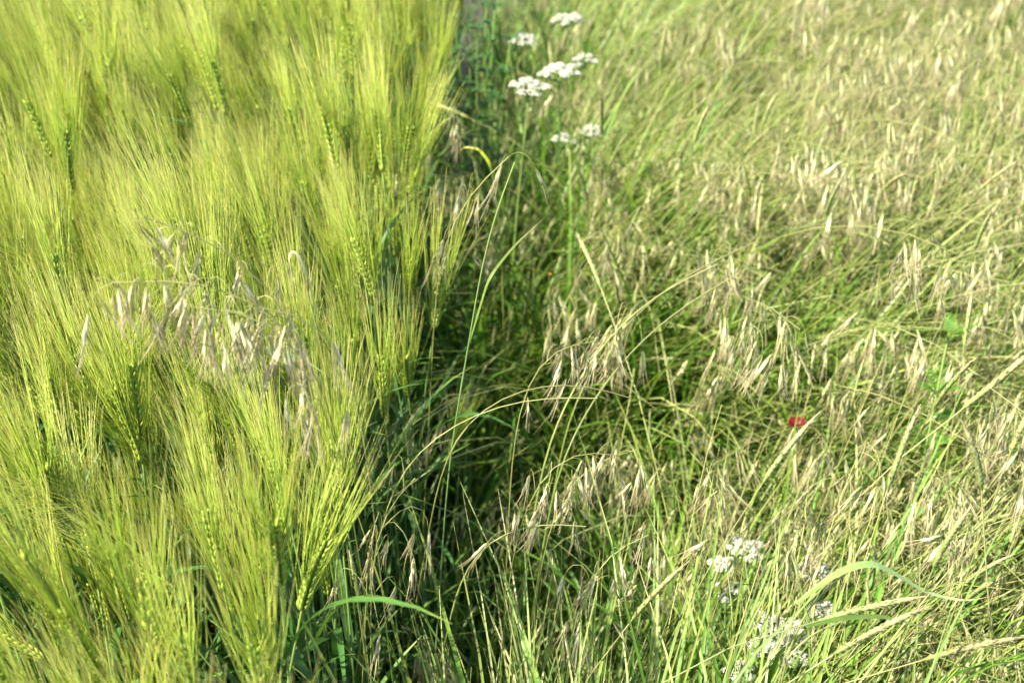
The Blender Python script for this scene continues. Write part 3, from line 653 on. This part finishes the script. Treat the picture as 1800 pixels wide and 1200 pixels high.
for (px, z, ki, lab) in [
 ((998, 48), .76, 0, 'white umbel flower farthest back, alone above the others'),
 ((920, 82), .76, 1, 'flat white umbel flower behind the bright pair, at their left'),
 ((1030, 118), .72, 3, 'faint small white umbel flower to the right behind the bright pair'),
 ((930, 172), .80, 2, 'wide white umbel flower, left one of the bright pair'),
 ((982, 145), .81, 2, 'dense white umbel flower, right one of the bright pair'),
 ((990, 255), .62, 3, 'thin white umbel flower below the bright pair, half hidden by grass'),
 ((1040, 240), .64, 1, 'small white umbel flower below the bright pair, next to leaning stalks'),
 ((1310, 978), .50, 2, 'white umbel flower behind pale grass spikes in the near verge'),
 ((1270, 1000), .48, 1, 'small rounded white umbel flower at the left of the near group'),
 ((1430, 1015), .50, 0, 'flat white umbel flower under the bent broad leaf'),
 ((1350, 1110), .47, 2, 'large white umbel flower in the middle of the near group'),
 ((1385, 1165), .47, 2, 'large white umbel flower lowest in the near group'),
 ((1445, 1085), .46, 0, 'shaded white umbel flower deep behind grass stalks'),
 ((1275, 1052), .50, 3, 'tiny white umbel flower on a short straight stem'),
 ((1300, 1195), .48, 0, 'white umbel flower cut by the bottom border of the photo'),
 ((1395, 1125), .48, 2, 'large white umbel flower touching the middle one of the near group from the right'),
 ((1345, 1150), .48, 0, 'white umbel flower between the large middle and lowest ones of the near group')]:
    k = UMB[ki]; tp = k.parts[0][1][0][-5:].mean(0); sc = 1.0; w = at_z(*px, z); zz = z / .62
    # shorter plants: sink by scaling the stem only through the plant's own scale near one
    az = float(r.uniform(0, 6.28)); sc = max(.85, min(1.25, zz)); loc = w - rot_z(az) @ (tp * sc); loc[2] = z - tp[2] * sc
    k.place('umbel_flower', loc, az, sc, lab, 'wildflower', GU)

# ---------------------------------------------------------------- poppies, small orange flower, herb, dark weed
def poppy(px, z, lab, mat, size=.014):
    w = at_z(*px, z); e = bpy.data.objects.new('poppy', None); C.objects.link(e); e.location = (w[0], w[1], 0); tag(e, lab, 'poppy')
    P, _ = curves((0, 0, 0), 1.0, 0, R(3), z, 6); link('stem', mesh('stem', [Part().add(*tubes(P, .0012, 5)).done()], ['umbel_stem']), e)
    for i in range(4):
        a = i * 1.571 + .4; o = np.array((math.cos(a), math.sin(a), 0)); t = np.array((-math.sin(a), math.cos(a), 0)); u = np.linspace(0, 1, 6); v = np.linspace(-1, 1, 7)
        U, Vv = np.meshgrid(u, v, indexing='ij')
        wd = np.sin(np.clip(U * .8 + .1, 0, 1) * math.pi) ** .6 * .8
        X = P[0][-1] + o * (U * size * .8)[..., None] + t * (Vv * wd * size)[..., None] + np.array((0, 0, 1.0)) * (size * (U ** 1.4 * .9 + .12 * Vv ** 2 + .07 * np.sin(Vv * 9 + i) * U))[..., None]
        i_ = np.arange(42).reshape(6, 7); F = np.stack([i_[:-1, :-1], i_[:-1, 1:], i_[1:, 1:], i_[1:, :-1]], -1)
        link('petal', mesh('petal', [(X.reshape(-1, 3), F.reshape(-1, 4), U.ravel())], [mat]), e)
poppy((1393, 760), .56, 'small red poppy bloom deep between the verge grasses', 'petal', .013)
poppy((1728, 334), .62, 'dark red withered poppy bloom in the far verge', 'dark_petal', .013)
def tiny_flower(px, z, lab):
    w = at_z(*px, z); e = bpy.data.objects.new('small_flower', None); C.objects.link(e); e.location = (w[0], w[1], 0); tag(e, lab, 'wildflower')
    P, _ = curves((0, 0, 0), 1.0, 0, R(4), z, 6); link('stem', mesh('stem', [Part().add(*tubes(P, .0008, 4)).done()], ['umbel_stem']), e)
    p = Part()
    for i in range(7):
        a = i * .9; o = np.array((math.cos(a), math.sin(a), .9)); t = np.array((-math.sin(a), math.cos(a), 0)); c0 = P[0][-1]; s_ = .0035
        p.add(np.array((c0, c0 + o * s_ * .6 - t * s_ * .4, c0 + o * s_, c0 + o * s_ * .6 + t * s_ * .4)), np.array(((0, 1, 2, 3),)), np.array((0, .6, 1, .6)))
    link('bloom', mesh('bloom', [p.done()], ['orange']), e)
tiny_flower((795, 722), .52, 'tiny orange bloom in the dark gap by the lone barley ear')
tiny_flower((957, 490), .50, 'tiny yellow orange bloom among the green stems')
def herb(px, z, lab):
    w = at_z(*px, z); e = bpy.data.objects.new('leafy_herb', None); C.objects.link(e); e.location = (w[0], w[1], 0); tag(e, lab, 'herb')
    r = np.random.default_rng(5); P, _ = curves((0, 0, 0), 1.0, 0, R(6), z, 10); P = P[0]; link('stem', mesh('stem', [Part().add(*tubes(P, .0018, 5)).done()], ['umbel_stem']), e)
    for q in range(14):
        b = P[min(9, 7 + q // 5)]; a = q * 2.4; LP, sd_ = curves(b, a, R(r.uniform(15, 50)), R(r.uniform(50, 80)), r.uniform(.024, .042), 8); p = Part(); LP = LP[0]
        p.add(*ribbons(LP, leaf_w(8, .004), sd_))
        for i in range(2, 8):
            t = unit(LP[i] - LP[i - 1])
            for sg in (-1, 1):
                d = unit(t * .7 + sd_[0][0] * sg); L = .014 * (1 - .07 * i); x = np.linspace(0, 1, 4)
                p.add(*ribbons(LP[i] + d * (x * L)[:, None], .0036 * np.array((.5, 1, .9, .15)), np.cross(d, np.cross(t, d)) + 0 * sd_[0][0]))
        link('leaf', mesh('leaf', [p.done()], ['herb']), e)
herb((1650, 615), .74, 'bright green lobed herb standing among the verge grasses')
herb((1640, 690), .58, 'lower bright green lobed herb half covered by brome')
def dark_weed(px, z, lab):
    w = at_z(*px, z); e = bpy.data.objects.new('leafy_weed', None); C.objects.link(e); e.location = (w[0], w[1], 0); tag(e, lab, 'weed')
    r = np.random.default_rng(9)
    for q in range(12):
        a = q * 2.4; P, sd_ = curves((0, 0, 0), a, R(r.uniform(0, 4)), R(r.uniform(4, 16)), z * r.uniform(.8, 1.05), 14, p=1.5); P = P[0]
        br = link('stem', mesh('stem', [Part().add(*tubes(P, .0016, 4)).done()], ['umbel_stem']), e); p = Part()
        for i in range(4, 14):
            for j in range(7):
                b = r.uniform(0, 6.28); LP, s2 = curves(P[i], b, R(r.uniform(40, 80)), R(r.uniform(80, 120)), r.uniform(.014, .026), 6); p.add(*ribbons(LP, .010 * np.array((.2, .8, 1, .85, .5, .05)), s2, fold=.2))
        link('foliage', mesh('foliage', [p.done()], ['dark_leaf']), br)
dark_weed((832, 28), .84, 'dark green broad leaved weed at the far end of the barley edge')
